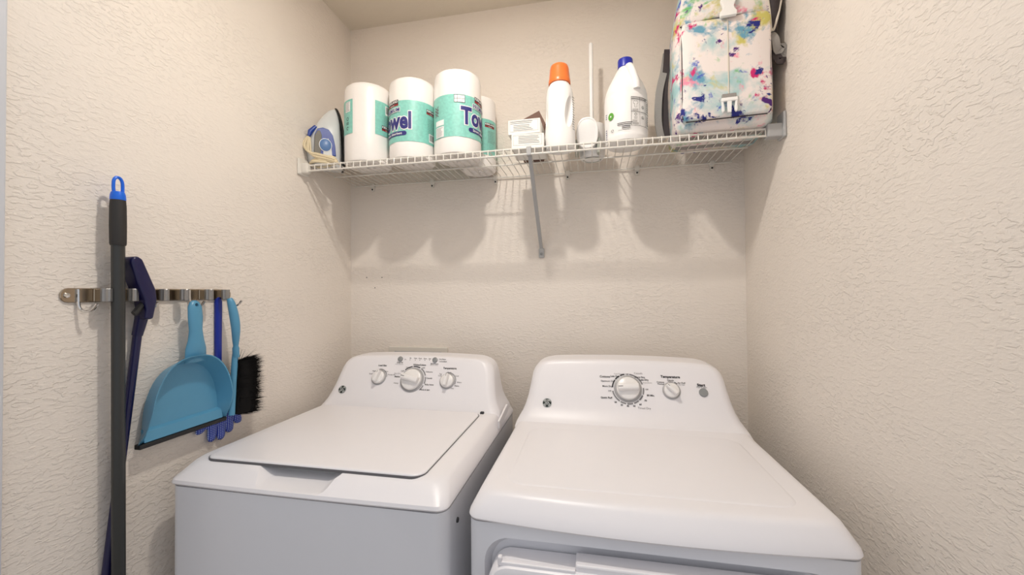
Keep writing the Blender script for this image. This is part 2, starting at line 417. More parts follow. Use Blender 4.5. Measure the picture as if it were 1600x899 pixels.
def knob(parent, F, x, s, r, ang, h=.018):
    obj('dial_ring', on_face(disc_prof([(r*1.16, 0), (r*1.16, .0025), (r*1.02, .004), (.0005, .004)], 40), F, x, s, 0), m_knobgrey, parent, True)
    k = obj('knob', on_face(disc_prof([(r*.98, .003), (r*.99, h*.35), (r*.93, h*.62), (r*.8, h*.72), (.0005, h*.74)], 40), F, x, s, 0), m_knob, parent, True)
    g = bevel(([Vector((a, b2*(1 if c == 0 else .8), h*.55 if c == 0 else h*1.55)) for a in (-r*.86, r*.86) for b2 in (-r*.30, r*.30) for c in (0, 1)], box(0, 1, 0, 1, 0, 1)[1]), r*.1, 3)
    g = xf(g, Matrix.Rotation(ang, 4, 'Z')); obj('grip', on_face(g, F, x, s, 0), m_knob, k, True)
    ln = xf(rect2(r*.45, r*.82, -r*.035, r*.035), Matrix.Rotation(ang, 4, 'Z')); obj('pointer', on_face(([v+Vector((0, 0, h*1.56)) for v in ln[0]], ln[1]), F, x, s, 0), m_greyink, k)
def arc2(r0, r1, a0, a1, n=14):
    V = []; 
    for k in range(n+1):
        a = R_(a0+(a1-a0)*k/n); V += [Vector((r0*math.cos(a), r0*math.sin(a), 0)), Vector((r1*math.cos(a), r1*math.sin(a), 0))]
    return V, [(2*k, 2*k+1, 2*k+3, 2*k+2) for k in range(n)]
def emblem(parent, F, x, s, r=.0145):
    e = obj('emblem', on_face(disc_prof([(r, 0), (r, .0015), (r*.94, .0022), (.0003, .0022)], 32), F, x, s, 0), m_emblem, parent, True)
    st = [arc2(r*.93, r, 0, 360, 40)]
    for a in (45, 135, 225, 315):                                     # four rim flourishes
        st.append(arc2(r*.74, r*.84, a-24, a+24, 8))
    def stroke(pts, wd=.085):
        P = smooth_path([(a*r, b2*r, 0) for a, b2 in pts], 5); V = []; 
        for i, p in enumerate(P):
            t = (P[min(i+1, len(P)-1)]-P[max(i-1, 0)]).normalized(); nn = Vector((-t.y, t.x, 0))*wd*r*.5; V += [p+nn, p-nn]
        return V, [(2*i, 2*i+1, 2*i+3, 2*i+2) for i in range(len(P)-1)]
    st.append(stroke([(-.12, .42), (-.36, .48), (-.5, .25), (-.3, .08), (-.1, .2), (-.12, -.1), (-.2, -.42), (-.45, -.45), (-.5, -.2), (-.28, -.12), (-.1, -.3)]))    # script G
    st.append(stroke([(.5, .42), (.28, .5), (.14, .3), (.24, .12), (.36, .06), (.16, -.02), (.12, -.3), (.32, -.48), (.54, -.34), (.46, -.12), (.3, -.2)]))             # script E
    obj('monogram', on_face(([v+Vector((0, 0, .0026)) for v in join(*st)[0]], join(*st)[1]), F, x, s, 0), m_silver, e)
def lettering(parent, F, items, m=None, name='lettering'):
    for t, x, s, sz, b2 in items: obj(name, on_face(text2d(t, sz, b2), F, x, s), m or m_ink, parent)

# ---------------------------------------------------------------- washer
WX0, WX1, WYF, WYB = -.976, -.290, -.812, -.10
wa = thing('washing_machine', 'white top-loading washing machine with three dials, left of the dryer', 'washer', ((WX0+WX1)/2, -.45, 0))
obj('body', loft([rrect(WX0+.002, WX1-.002, WYF+.003, WYB, z, .03, 8) for z in (.015, .8372)]), m_body, wa, True)
for x in (WX0+.06, WX1-.06):
    for y in (WYF+.06, WYB-.06): obj('foot', lathe(x, y, [(.02, 0), (.02, .012), (.008, .014), (.008, .02)], 12), m_black, wa)
cap = obj('top_cap', cap_mesh(WX0, WX1, WYF, WYB, .841, .886, .05, .004), m_enamel, wa, True)
# hand scoop in the front of the top
scx = -.654
sc = [[Vector((scx+sx*hw, y, z)) for sx, hw, z in ((-1, wt, .93), (1, wt, .93), (1, wt*.93, .885), (1, wb2, zb2+.004), (1, wb2*.86, zb2), (-1, wb2*.86, zb2), (-1, wb2, zb2+.004), (-1, wt*.93, .885))] for y, wt, wb2, zb2 in ((-.90, .125, .088, .847), (-.80, .122, .084, .853), (-.765, .118, .08, .862), (-.735, .112, .076, .868))]
boolean(cap, loft(sc))
obj('scoop_back', box(scx-.108, scx+.108, -.742, -.736, .862, .884), m_greymetal, wa)
obj('lid_gap_shade', loft([rrect(-.9248, -.3592, -.7688, -.3068, z, .0295, 8) for z in (.882, .8876)]), m_seam, wa)  # slab coloured grey as the shade in the gap round the lid
lidr = [rrect(-.923+i, -.361-i, -.767+i, -.3095-i, z, .028, 8) for i, z in ((0, .8855), (0, .888), (.001, .8898), (.003, .8912), (.007, .8918))]
obj('lid', loft(lidr), m_enamel, wa, True)
obj('hinge', bbox(-.364, -.352, -.308, -.296, .884, .892, .002), m_dark, wa)
obj('console', console(WX0, WX1, -.30, .88, -.115, .187, .15), m_enamel, wa, True, angle=50)
obj('rear_flange', rot(bbox(WX1-.002, WX1+.004, -.36, -.235, .868, .893, .001), R_(9), 'X', (WX1, -.3, .88)), m_enamel, wa)
obj('screw', rot(lathe(0, 0, [(.0001, 0), (.006, 0), (.005, .003), (.0001, .0035)], 10), R_(90), 'Y', (0, 0, 0)), m_dark, wa).location = Vector((WX1-.002, -.74, .79))
F = face_frame(-.30, .88)
knob(wa, F, -0.6294, 0.1084, .038, R_(168), .022)
knob(wa, F, -0.7596, 0.1131, .024, R_(75), .018)
knob(wa, F, -0.4979, 0.1086, .024, R_(85), .018)
for x in (-0.6919, -0.5575): obj('push_button', on_face(disc_prof([(.0095, 0), (.0095, .004), (.008, .0052), (.0005, .0052)], 24), F, x, 0.1837, 0), m_button, wa, True)
emblem(wa, F, -0.8902, 0.0635)
st = [arc2(.0475, .051, a, b2) for a, b2 in ((100, 134), (64, 96), (20, 58), (-14, 14), (-45, -22))]
for i, a in enumerate(st): obj('dial_mark', on_face(a, F, -0.6294, 0.1084), m_ink if i < 2 else m_greyink, wa)
obj('dial_mark', on_face(arc2(.0295, .0315, -20, 110), F, -0.4979, 0.1086), m_greyink, wa)
obj('dial_mark', on_face(arc2(.0295, .0315, 5, 100), F, -0.7596, 0.1131), m_greyink, wa)
lettering(wa, F, [('Load Size', -0.7565, 0.1576, .0085, .0002), ('Temperature', -0.4966, 0.1546, .0092, .0003), ('Whites', -0.6246, 0.1638, .0085, .0002), ('Colors', -0.6002, 0.1638, .0085, .0002),
    ('Heavy', -0.6545, 0.1534, .007, 0), ('Light', -0.5967, 0.1539, .007, 0), ('Light', -0.6724, 0.1397, .007, 0), ('Medium', -0.687, 0.118, .0075, .0002), ('Heavy', -0.6873, 0.0946, .007, 0),
    ('Delicates', -0.5705, 0.1393, .007, 0), ('Casuals', -0.5659, 0.1164, .007, .0001), ('Bulky Items', -0.5619, 0.0936, .007, .0001), ('Rinse & Spin', -0.5735, 0.0751, .007, .0001),
    ('Small', -0.7941, 0.1251, .0065, 0), ('Medium', -0.7806, 0.1356, .0065, 0), ('Large', -0.7568, 0.1419, .0065, 0), ('Super', -0.7356, 0.1356, .0065, 0), ('Precise Fill', -0.7123, 0.124, .0065, 0),
    ('Cool', -0.4961, 0.1393, .0065, 0), ('Cold', -0.4657, 0.1278, .0065, 0), ('Warm', -0.4542, 0.1055, .0065, 0), ('Warm', -0.4611, 0.093, .0065, .0001), ('Hot', -0.4756, 0.0839, .0065, 0), ('Tap', -0.527, 0.1329, .0065, 0), ('Cold', -0.5286, 0.1266, .0065, 0),
    ('Deep Fill', -0.6912, 0.1704, .0065, .0001), ('Start/Pause', -0.557, 0.1694, .0065, .0001), ('On', -0.6725, 0.1829, .006, 0), ('2nd Rinse', -0.5296, 0.1872, .0062, .0001), ('Lid Locked', -0.5266, 0.1789, .0062, .0001),
    ('Fill', -0.6535, 0.188, .0055, .0001), ('Soak', -0.6333, 0.188, .0055, .0001), ('Wash', -0.6156, 0.188, .0055, .0001), ('Rinse', -0.5957, 0.188, .0055, .0001), ('Spin', -0.5782, 0.188, .0055, .0001)])
lettering(wa, F, [('Easy Care', -0.6906, 0.1297, .006, 0), ('Hold 3 seconds', -0.6926, 0.1642, .005, 0), ('Hold to cancel', -0.5575, 0.1642, .005, 0)], m_greyink)
for x in (-0.6542, -0.6339, -0.6163, -0.5963, -0.5788): obj('indicator_mark', on_face(disc_prof([(.0014, 0), (.0001, .0004)], 8), F, x, 0.1819, .0004), m_ink, wa)

# ---------------------------------------------------------------- dryer
DX0, DX1, DYF, DYB = -.248, .440, -.811, -.12
dr = thing('dryer', 'white front-loading dryer with one large dial and a start button, beside the right wall', 'dryer', ((DX0+DX1)/2, -.45, 0))
body = obj('body', loft([rrect(DX0+.003, DX1-.003, DYF+.004, DYB, z, .02, 8) for z in (.015, .8315)]), m_body, dr, True)
for x in (DX0+.06, DX1-.06):
    for y in (DYF+.06, DYB-.06): obj('foot', lathe(x, y, [(.02, 0), (.02, .012), (.008, .014), (.008, .02)], 12), m_black, dr)
rc = rrect(-.212, .404, -.70, .07, 0, .05, 8)                          # door recess, outline in (x, z)
def xzring(P, y, dz, grow=0):
    c = sum(P, Vector())/len(P)
    return [Vector((c.x+(p.x-c.x)*(1+grow), y, (p.y-c.y)*(1+grow)+c.y+dz)) for p in P]
boolean(body, loft([xzring(rc, -.84, .735, .01), xzring(rc, -.805, .735, 0), xzring(rc, -.785, .735, -.03)]))
obj('top_cap', cap_mesh(DX0, DX1, DYF, DYB, .836, .884, .03, .02), m_enamel, dr, True)
pr = [rrect(-.182+i, .372-i, -.755+i, -.40-i, z, .04, 8) for i, z in ((0, .8835), (.002, .8848), (.006, .8855))]
obj('top_panel', loft(pr), m_enamel, dr, True)
obj('console', console(DX0, DX1, -.335, .88, -.13, .196, 1), m_enamel, dr, True, angle=50)
dpr = rrect(-.198, .39, -.70, .0, 0, .04, 8)
door = obj('door', loft([xzring(dpr, -.79, .778), xzring(dpr, -.838, .778), xzring(dpr, -.846, .778, -.012), xzring(dpr, -.848, .778, -.03)]), m_enamel, dr, True)
obj('handle_ledge', bbox(-.035, .36, -.838, -.80, .772, .790, .003), m_enamel, door)
obj('door_rim', bbox(-.178, -.035, -.842, -.832, .774, .782, .002), m_enamel, door)
obj('catch', bbox(-.178, -.170, -.842, -.832, .778, .790, .002), m_enamel, door)
F = face_frame(-.335, .88)
knob(dr, F, 0.1045, 0.1142, .036, R_(184), .022)
knob(dr, F, 0.2319, 0.1134, .0225, R_(135), .018)
obj('start_button', on_face(disc_prof([(.0125, 0), (.0125, .0035), (.011, .005), (.0005, .005)], 28), F, 0.3221, 0.1113, 0), m_button, dr, True)
emblem(dr, F, -0.1438, 0.0594)
st = [arc2(.0445, .0485, a, b2) for a, b2 in ((100, 118), (121, 142), (145, 176), (20, 82), (-20, 5), (-46, -24), (-70, -50), (-95, -74), (-120, -99), (-170, -124))]
for i, a in enumerate(st): obj('dial_mark', on_face(a, F, 0.1045, 0.1142), m_ink if i < 3 else m_greyink, dr)
obj('dial_mark', on_face(arc2(.0275, .0295, 50, 68), F, 0.2319, 0.1134), m_ink, dr)
lettering(dr, F, [('Cottons', 0.0357, 0.1505, .0095, .0002), ('Less Dry', 0.0664, 0.1528, .0075, .0002), ('Optimum Dry', 0.0442, 0.1363, .0075, .0001), ('More Dry', 0.0427, 0.1199, .0075, .0001), ('Off', 0.0492, 0.1051, .007, 0), ('Quick Fluff', 0.0389, 0.0838, .0078, .0002),
    ('Off', 0.1039, 0.16, .0065, .0001), ('More Dry', 0.1421, 0.152, .0075, .0002), ('Less Dry', 0.154, 0.1442, .0075, .0002), ('Off', 0.1604, 0.1142, .0065, 0), ('80 Min.', 0.1706, 0.096, .0075, .0002), ('70', 0.1546, 0.0798, .007, .0002), ('60', 0.1388, 0.0676, .007, .0002), ('50', 0.1206, 0.062, .007, .0002), ('40', 0.1018, 0.0611, .007, .0002), ('30', 0.084, 0.0632, .007, .0002), ('20', 0.0662, 0.0712, .007, .0002),
    ('Temperature', 0.2324, 0.1563, .0105, .0004), ('Cottons', 0.2023, 0.1389, .0065, .0001), ('Normal', 0.2034, 0.133, .0065, .0001), ('Casuals', 0.2321, 0.1456, .0065, .0001), ('Medium', 0.2323, 0.1411, .005, 0), ('Air Fluff', 0.263, 0.1381, .0068, .0001), ('Start', 0.3183, 0.1336, .0115, .0005), ('Push to Start', 0.3194, 0.1268, .0055, 0)])
lettering(dr, F, [('Cool Down', 0.0784, 0.1608, .006, 0), ('Casuals', 0.1381, 0.1644, .0085, 0), ('Cool Down', 0.164, 0.1354, .0055, 0), ('Timed Dry', 0.1493, 0.0567, .0085, 0), ('No Heat', 0.2632, 0.1326, .005, 0)], m_greyink)

# ================================================================== THINGS ON THE SHELF
# ---- paper towel rolls
def roll(x, y, r, h, label, sides, extra=None):
    t = thing('paper_towel_roll', label, 'paper towels', (x, y, DZ), 'wrapped paper towel rolls')
    prof = [(r*.5, DZ+.004), (r*.88, DZ), (r*.97, DZ+.004), (r, DZ+.014), (r*1.004, DZ+h*.25), (r, DZ+h*.5), (r*1.003, DZ+h*.75), (r*.995, DZ+h-.02), (r*.965, DZ+h-.007), (r*.88, DZ+h-.001), (r*.5, DZ+h-.002), (r*.2, DZ+h-.008)]
    d = lathe(x, y, prof, 56); rnd = random.Random(int(x*1000))
    ph = [rnd.uniform(0, 6.28) for _ in range(4)]
    V = []
    for p in d[0]:                                                     # slack film: shallow folds
        a = math.atan2(p.y-y, p.x-x); k = 1+.006*math.sin(5*a+ph[0]+(p.z-DZ)*12)+.004*math.sin(11*a+ph[1])
        V.append(Vector((x+(p.x-x)*k, y+(p.y-y)*k, p.z)))
    obj('wrapped_roll', (V, d[1]), m_paper, t, True)
    # gathered film under the roll
    g = []
    for k in range(9):
        a = 2*math.pi*k/9+ph[2]; g.append(tube([(x+.008*math.cos(a), y+.008*math.sin(a), DZ+.002), (x+r*.6*math.cos(a+.25), y+r*.6*math.sin(a+.25), DZ+.0035)], [.004, .0015], 5))
    obj('film_gather', join(*g), m_paper, t, True)
    R2 = r*1.014
    for az0, az1, z0, z1 in sides:
        obj('printed_band', wrap(rect2(R_(az0)*R2, R_(az1)*R2, z0, z1), x, y, R2, 0, DZ), m_teal, t, True)
    return t, R2
def pr_(t, R2, name, d, m, az, z, lift=.0008): obj(name, wrap(d, t.location.x, t.location.y, R2+lift, R_(az), DZ+z), m, t)
def barcode(t, R2, az, z, wd=.034, ht=.03):
    pr_(t, R2, 'barcode_panel', rect2(-wd/2, wd/2, -ht/2, ht/2), m_white, az, z)
    rnd = random.Random(3); x = -wd*.4; bars = []
    while x < wd*.4:
        b2 = rnd.uniform(.0008, .0024); bars.append(rect2(x, x+b2, -ht*.32, ht*.4)); x += b2+rnd.uniform(.0008, .002)
    pr_(t, R2, 'barcode', join(*bars), m_ink, az, z, .0014)
def brandbox(t, R2, az, z, sc=1.0):
    pr_(t, R2, 'brand_panel', rect2(-.029*sc, .029*sc, 0, .014*sc), m_ink, az, z)
    pr_(t, R2, 'brand_panel_red', rect2(-.029*sc, .029*sc, -.007*sc, 0), m_red, az, z)
    pr_(t, R2, 'brand_lettering', join(*[([v+Vector((0, .007*sc, 0)) for v in text2d('KIRKLAND', .0115*sc, .0003)[0]], text2d('KIRKLAND', .0115*sc, .0003)[1]), ([v+Vector((0, -.0035*sc, 0)) for v in text2d('Signature', .006*sc, 0)[0]], text2d('Signature', .006*sc, 0)[1])]), m_white, az, z, .0014)
def textlines(n, wd, dz, th=.0013, seed=1):
    rnd = random.Random(seed); return join(*[rect2(-wd/2, wd/2-rnd.uniform(0, wd*.3), -k*dz-th/2, -k*dz+th/2) for k in range(n)])
def towel_print(t, R2, az):
    pr_(t, R2, 'title_outline', xf(text2d('Towel', .080, .0062), Matrix.Diagonal((.78, 1, 1, 1))), m_white, az, .125)
    pr_(t, R2, 'title_lettering', xf(text2d('Towel', .080, .0030), Matrix.Diagonal((.78, 1, 1, 1))), m_navyink, az, .125, .0016)
    pr_(t, R2, 'premium_outline', text2d('PREMIUM', .0185, .0022), m_white, az, .166, .0020)
    pr_(t, R2, 'premium_lettering', text2d('PREMIUM', .0185, .0003), m_navyink, az, .166, .0026)
    pill = flat_poly([(x0+.0075*math.cos(a), .0075*math.sin(a)) for x0, a0 in ((.05, -90), (-.05, 90)) for a in [R_(a0+30*k) for k in range(7)]])
    pr_(t, R2, 'slogan_pill', pill, m_navyink, az+3, .083, .0010)
    pr_(t, R2, 'slogan_lettering', text2d('Strong, absorbent', .0115, .0002), m_white, az+3, .083, .0018)
    brandbox(t, R2, az+1, .188)
    pr_(t, R2, 'sheet_icon', join(frame2(-.019, .019, -.013, .013, .0012), rect2(-.008, -.007, -.013, .013), rect2(-.019, .019, -.0005, .0005)), m_ink, az-57, .183, .0014)
    pr_(t, R2, 'sheet_icon_panel', rect2(-.019, .019, -.013, .013), m_white, az-57, .183)
    pr_(t, R2, 'notice_panel', join(rect2(-.02, .02, -.018, .018), rect2(-.02, .02, .022, .04)), m_white, az-108, .075)
    pr_(t, R2, 'notice_lines', textlines(7, .034, .0044, .0011), m_greyink, az-108, .088, .0014)
    pr_(t, R2, 'pattern_badge', join(*[xf(rect2(-.013, .013, -.0016, .0016), Matrix.Translation((0, dy, 0)) @ Matrix.Rotation(R_(a), 4, 'Z')) for dy in (-.01, 0, .01) for a in (35, -35)]), m_greyink, az-118, .148)
    brandbox(t, R2, az+106, .166, .85)
    pr_(t, R2, 'info_lines', textlines(9, .04, .006, .001, 5), m_greyink, az+106, .143)
    barcode(t, R2, az+108, .078)
RZ = (.055, .198)
t1, q1 = roll(-.815, -.217, .084, .285, 'wrapped paper towel roll with two separate teal panels, beside the iron', [(-78, -8, .10, .222), (46, 126, .10, .222)])
barcode(t1, q1, 84, .196, .034, .034); brandbox(t1, q1, 80, .125, .9)
pr_(t1, q1, 'info_lines', textlines(7, .042, .006, .001, 2), m_greyink, 82, .172)
pr_(t1, q1, 'nutrition_panel', rect2(-.014, .014, -.018, .018), m_white, -24, .196)
pr_(t1, q1, 'info_lines', textlines(6, .022, .0055, .001, 3), m_ink, -24, .21, .0014)
pr_(t1, q1, 'info_marks', join(*[sh2(d, 0, y) for d, y in ((arc2(.005, .0065, 0, 360), .018), (textlines(2, .016, .005, .002, 4), .004), (arc2(.004, .006, 20, 300), -.016))]), m_ink, -24, .135, .001)
t2, q2 = roll(-.638, -.215, .083, .285, 'wrapped paper towel roll in the middle, showing the end of its title', [(-179, 179, *RZ)])
towel_print(t2, q2, -31)
t3, q3 = roll(-.464, -.220, .083, .290, 'front paper towel roll on the right, showing the start of its title', [(-179, 179, *RZ)])
towel_print(t3, q3, 80)
t4, q4 = roll(-.430, -.070, .067, .275, 'paper towel roll mostly hidden behind the rightmost front roll', [(-179, 179, .05, .185)])
brandbox(t4, q4, 55, .16, .8); pr_(t4, q4, 'info_lines', textlines(8, .04, .006, .001, 5), m_greyink, 62, .14)

# ---- small boxes
def carton(label, x0, x1, y0, y1, z0, h, ang, lines, tilt=0, m=m_card, name='small_carton'):
    c = ((x0+x1)/2, (y0+y1)/2, z0)
    t = thing(name, label, 'box', c, 'small boxes beside the detergent')
    def T(d): return rotz(d, R_(ang), c)
    obj('carton', T(bbox(x0, x1, y0, y1, z0, z0+h, .0012, 1)), m, t)
    if lines:
        fr = join(frame2(x0+.006, x1-.006, z0+.009, z0+h-.004, .0006), *[([v+Vector(((x0+x1)/2+dx, z0+dz, 0)) for v in text2d_line(n, wd, k)[0]], text2d_line(n, wd, k)[1]) for n, wd, dx, dz, k in lines])
        obj('printed_lines', T(([Vector((v.x, y0-.0005, v.y)) for v in fr[0]], fr[1])), m_greyink, t)
    return t
def text2d_line(n, wd, k): return textlines(n, wd, .0052, .0016, k)
carton('lower white carton in the pair of small printed boxes', -.258, -.152, -.293, -.17, DZ, .046, 3, [(5, .07, .005, .037, 4)])
carton('upper white carton lying on the lower small box', -.266, -.160, -.29, -.18, DZ+.0475, .048, -1, [(2, .09, 0, .041, 5), (4, .07, .0, .029, 6)])
bc = thing('brown_carton', 'dark brown box edge tilted behind the two white cartons', 'box', (-.175, -.15, DZ))
obj('carton', bevel(prism_y([(-.238, DZ+.001), (-.166, DZ+.001), (-.1615, DZ+.108), (-.158, DZ+.131), (-.180, DZ+.177), (-.238, DZ+.151)], -.165, -.135), .001, 1), m_brown, bc)

# ---- detergent bottle
dx, dy = -.101, -.238
db = thing('detergent_bottle', 'white detergent bottle with orange cap', 'bottle', (dx, dy, DZ))
prof = [(.044, .036, 0), (.049, .041, .004), (.051, .043, .014), (.0505, .043, .05), (.047, .042, .09), (.0455, .041, .13), (.0455, .041, .165), (.0445, .0405, .185), (.041, .038, .203), (.035, .034, .216), (.030, .030, .224), (.029, .029, .232)]
bd = obj('bottle', loft([ell(dx, dy, DZ+z, a, b2, 40) for a, b2, z in prof]), m_bottle, db, True)
def ellipsoid(c, r, n=20, m=12, tilt=0):
    d = loft([[Vector((r[0]*math.sin(t)*math.cos(2*math.pi*k/n), r[1]*math.sin(t)*math.sin(2*math.pi*k/n), r[2]*math.cos(t))) for k in range(n)] for t in [math.pi*(j+.02)/(m+.04) for j in range(m+1)]])
    return xf(d, Matrix.Translation(c) @ Matrix.Rotation(tilt, 4, 'Y'))
boolean(bd, ellipsoid((dx+.038, dy-.036, DZ+.125), (.018, .026, .060), tilt=R_(8)))
boolean(bd, ellipsoid((dx-.052, dy-.026, DZ+.125), (.014, .024, .052), tilt=R_(-8)))
obj('cap', loft([ell(dx, dy, DZ+z, r, r, 36) for r, z in ((.036, .222), (.0365, .226), (.0355, .236), (.0345, .238), (.0315, .272), (.029, .282), (.024, .286), (.001, .287))]), m_orange, db, True)
pl = wrap(textlines(14, .016, .008, .0022, 9), dx, dy, .0505, R_(68), DZ+.165); obj('side_print', pl, m_greyink, db)

# ---- toilet brush in its holder
bx, by = .004, -.125
tb = thing('toilet_brush', 'white toilet brush with tall handle in a round holder, between the bottles', 'toilet brush', (bx, by, DZ))
obj('holder', loft([ell(bx, by, DZ+z, r, r, 36) for r, z in ((.034, .001), (.036, 0), (.043, .006), (.045, .02), (.046, .07), (.046, .112), (.044, .118), (.040, .119), (.039, .112), (.038, .05), (.001, .045))], True, True), m_bottle, tb, True)
obj('base_ring', tube(ell(bx, by, DZ+.0015, .03, .03, 28), .0025, 6, True), m_clear, tb, True)
ov = [Vector((bx-.016+a, 0, DZ+b2)) for a, b2 in [(.037*math.copysign(abs(math.cos(t))**.8, math.cos(t)), .071+.052*math.copysign(abs(math.sin(t))**.85, math.sin(t))) for t in [2*math.pi*k/36 for k in range(36)]]]
def ovr(y, g): 
    c = Vector((bx-.016, 0, DZ+.071)); return [Vector((c.x+(p.x-c.x)*g, y-(p.z-DZ)*.12, c.z+(p.z-c.z)*g)) for p in ov]
obj('front_shell', loft([ovr(by-.045, 1), ovr(by-.058, 1), ovr(by-.064, .96), ovr(by-.0645, .86), ovr(by-.063, .84), ovr(by-.063, .4)]), m_bottle, tb, True)
obj('shell_bracket', bbox(bx-.058, bx-.046, by-.06, by-.02, DZ+.004, DZ+.055, .003), m_clear, tb)
obj('shell_bracket', bbox(bx+.016, bx+.028, by-.062, by-.03, DZ+.004, DZ+.055, .003), m_clear, tb)
obj('handle', tube([(bx-.001, by+.012, DZ+.05), (bx-.001, by+.014, DZ+.25), (bx-.001, by+.015, DZ+.424), (bx-.001, by+.015, DZ+.428)], [.0078, .0075, .0072, .005], 16), m_bottle, tb, True)

# ---- bleach jug
jx, jy = .112, -.232
jb = thing('bleach_jug', 'white jug with blue cap and printed instructions, beside the backpack', 'bottle', (jx, jy, DZ))
jr = [(.058, 0), (.064, .004), (.0665, .014), (.0675, .022), (.066, .026), (.0672, .032), (.0675, .14), (.0668, .148), (.0655, .152), (.0665, .157), (.063, .172), (.054, .196), (.040, .222), (.029, .243), (.0225, .252), (.021, .262)]
obj('jug', loft([ell(jx, jy, DZ+z, r, r*.97, 48) for r, z in jr]), m_bottle, jb, True)
obj('jug_handle', tube(smooth_path([(jx+.006, jy-.012, DZ+.252), (jx+.012, jy-.030, DZ+.244), (jx+.019, jy-.046, DZ+.215), (jx+.026, jy-.057, DZ+.18), (jx+.028, jy-.058, DZ+.158)], 5), .0115, 12), m_bottle, jb, True)
capj = obj('cap', loft([ell(jx, jy, DZ+z, r, r, 36) for r, z in ((.022, .254), (.0238, .255), (.0238, .279), (.0228, .282), (.001, .283))]), m_bluelid, jb, True)
obj('cap_ribs', join(*[bbox(-.0006, .0006, -.0246, -.0234, DZ+.257, DZ+.277, .0002, 1) for _ in range(1)]+[]), m_bluelid, capj).location = Vector((jx, jy, 0))
def jp(name, d, m, az, z, lift=.0008): obj(name, wrap(d, jx, jy, .0677+lift, R_(az), DZ+z), m, jb)
jp('instruction_grid', join(frame2(-.028, .052, -.045, .045, .0009), rect2(-.0005+.001, .0012, -.045, .045), rect2(.0255, .0264, -.045, .045), rect2(-.028, .052, -.002, -.0008), rect2(-.028, .052, .036, .0368)), m_ink, 32, .086)
shirt = flat_poly([(-.004, -.010), (.004, -.010), (.004, .002), (.0065, .000), (.009, .005), (.004, .010), (.0015, .0085), (-.0015, .0085), (-.004, .010), (-.009, .005), (-.0065, .000), (-.004, .002)])
def outline(d, t=.0007):
    P = d[0]; n = len(P); return join(*[(lambda a, b2: ([a+nn for nn in (Vector((0, 0, 0)),)]+[b2]+[b2+(Vector((-(b2-a).y, (b2-a).x, 0)).normalized()*t)]+[a+(Vector((-(b2-a).y, (b2-a).x, 0)).normalized()*t)], [(0, 1, 2, 3)]))(P[i], P[(i+1) % n]) for i in range(n)])
ic = [sh2(outline(shirt), -.0135, .022), sh2(textlines(3, .02, .0036, .0011, 4), -.0135, .006), sh2(arc2(.004, .0048, 0, 360), .013, .014), sh2(textlines(2, .01, .0035, .001, 4), .013, .015), sh2(textlines(5, .012, .006, .002, 8), .04, .03),
      sh2(arc2(.0028, .0042, 0, 360), -.0135, -.010), sh2(textlines(2, .012, .004, .001, 3), -.0135, -.019), sh2(textlines(4, .021, .0036, .0012, 2), -.0135, -.029), sh2(arc2(.004, .0048, 0, 360), .013, -.018), sh2(textlines(2, .01, .0035, .001, 5), .013, -.017), sh2(textlines(5, .012, .006, .002, 9), .04, -.012), sh2(textlines(2, .07, .004, .0014, 12), .008, .0425)]
jp('instruction_icons', join(*ic), m_ink, 32, .086, .001)
jp('round_badge', arc2(.0028, .0115, 0, 360, 28), m_green, -47, .082); jp('round_badge_centre', arc2(.0001, .0028, 0, 360, 12), m_white, -47, .082)
jp('caution_lines', xf(join(sh2(textlines(2, .05, .005, .0022, 3), 0, 0), sh2(textlines(2, .034, .005, .0024, 6), .006, -.011), sh2(textlines(1, .044, .005, .001, 6), 0, -.022)), Matrix.Rotation(0, 4, 'Z')), m_ink, -6, .052)
jp('recycling_mark', join(*[arc2(.0035, .005, a, a+80, 6) for a in (0, 120, 240)]), m_ink, -42, .034)
jp('edge_print', join(sh2(textlines(3, .01, .006, .002, 3), 0, .02), sh2(textlines(5, .008, .007, .003, 5), 0, -.03)), m_navyink, -66, .075)

# ---- steam iron with its cord
ix, iy = -.975, -.222
ir = thing('steam_iron', 'pale grey steam iron with blue dial standing on its heel', 'iron', (ix, iy, DZ))
def iT(d): return rotz(xf(d, Matrix.Translation((ix, iy, 0)) @ Matrix.Diagonal((.88, .88, 1, 1)) @ Matrix.Translation((-ix, -iy, 0))), R_(40), (ix, iy, DZ))
rings = []
for z, hw, dep, xo in ((.004, .040, .060, .0), (.02, .046, .066, 0), (.06, .049, .070, 0), (.10, .048, .066, .002), (.14, .044, .056, .006), (.175, .036, .044, .012), (.205, .024, .030, .02), (.226, .011, .016, .03), (.236, .002, .004, .036)):
    # D-section: flat sole at +x side, rounded towards -x
    P = []
    for k in range(24):
        a = 2*math.pi*k/24; cx_, sy_ = math.cos(a), math.sin(a)
        px = (ix+.05-dep)+dep*(cx_ if cx_ < 0 else cx_**.5) if cx_ < 0 else (ix+.05-dep)+dep*abs(cx_)**.4
        P.append(Vector((min(px, ix+.05)-xo*.75, iy+hw*math.copysign(abs(sy_)**.8, sy_), DZ+z)))
    rings.append(P)
obj('housing', iT(loft(rings)), m_ironbody, ir, True, angle=60)
sole = []
for z, hw, xo in ((.004, .046, 0), (.06, .053, 0), (.11, .052, .0015), (.15, .047, .0055), (.18, .039, .010), (.21, .026, .0165), (.232, .012, .0245), (.242, .001, .029)):
    sole.append([Vector((ix+.049-xo, iy-hw, DZ+z)), Vector((ix+.049-xo, iy+hw, DZ+z)), Vector((ix+.057-xo, iy+hw, DZ+z)), Vector((ix+.057-xo, iy-hw, DZ+z))])
obj('soleplate', iT(loft(sole)), m_black, ir)
def side_panel(pts, y0, y1): return iT(bevel(prism_y([(ix+.002+a*1.12, DZ+.022+b2*1.08) for a, b2 in pts], iy+y0, iy+y1), .002, 2))
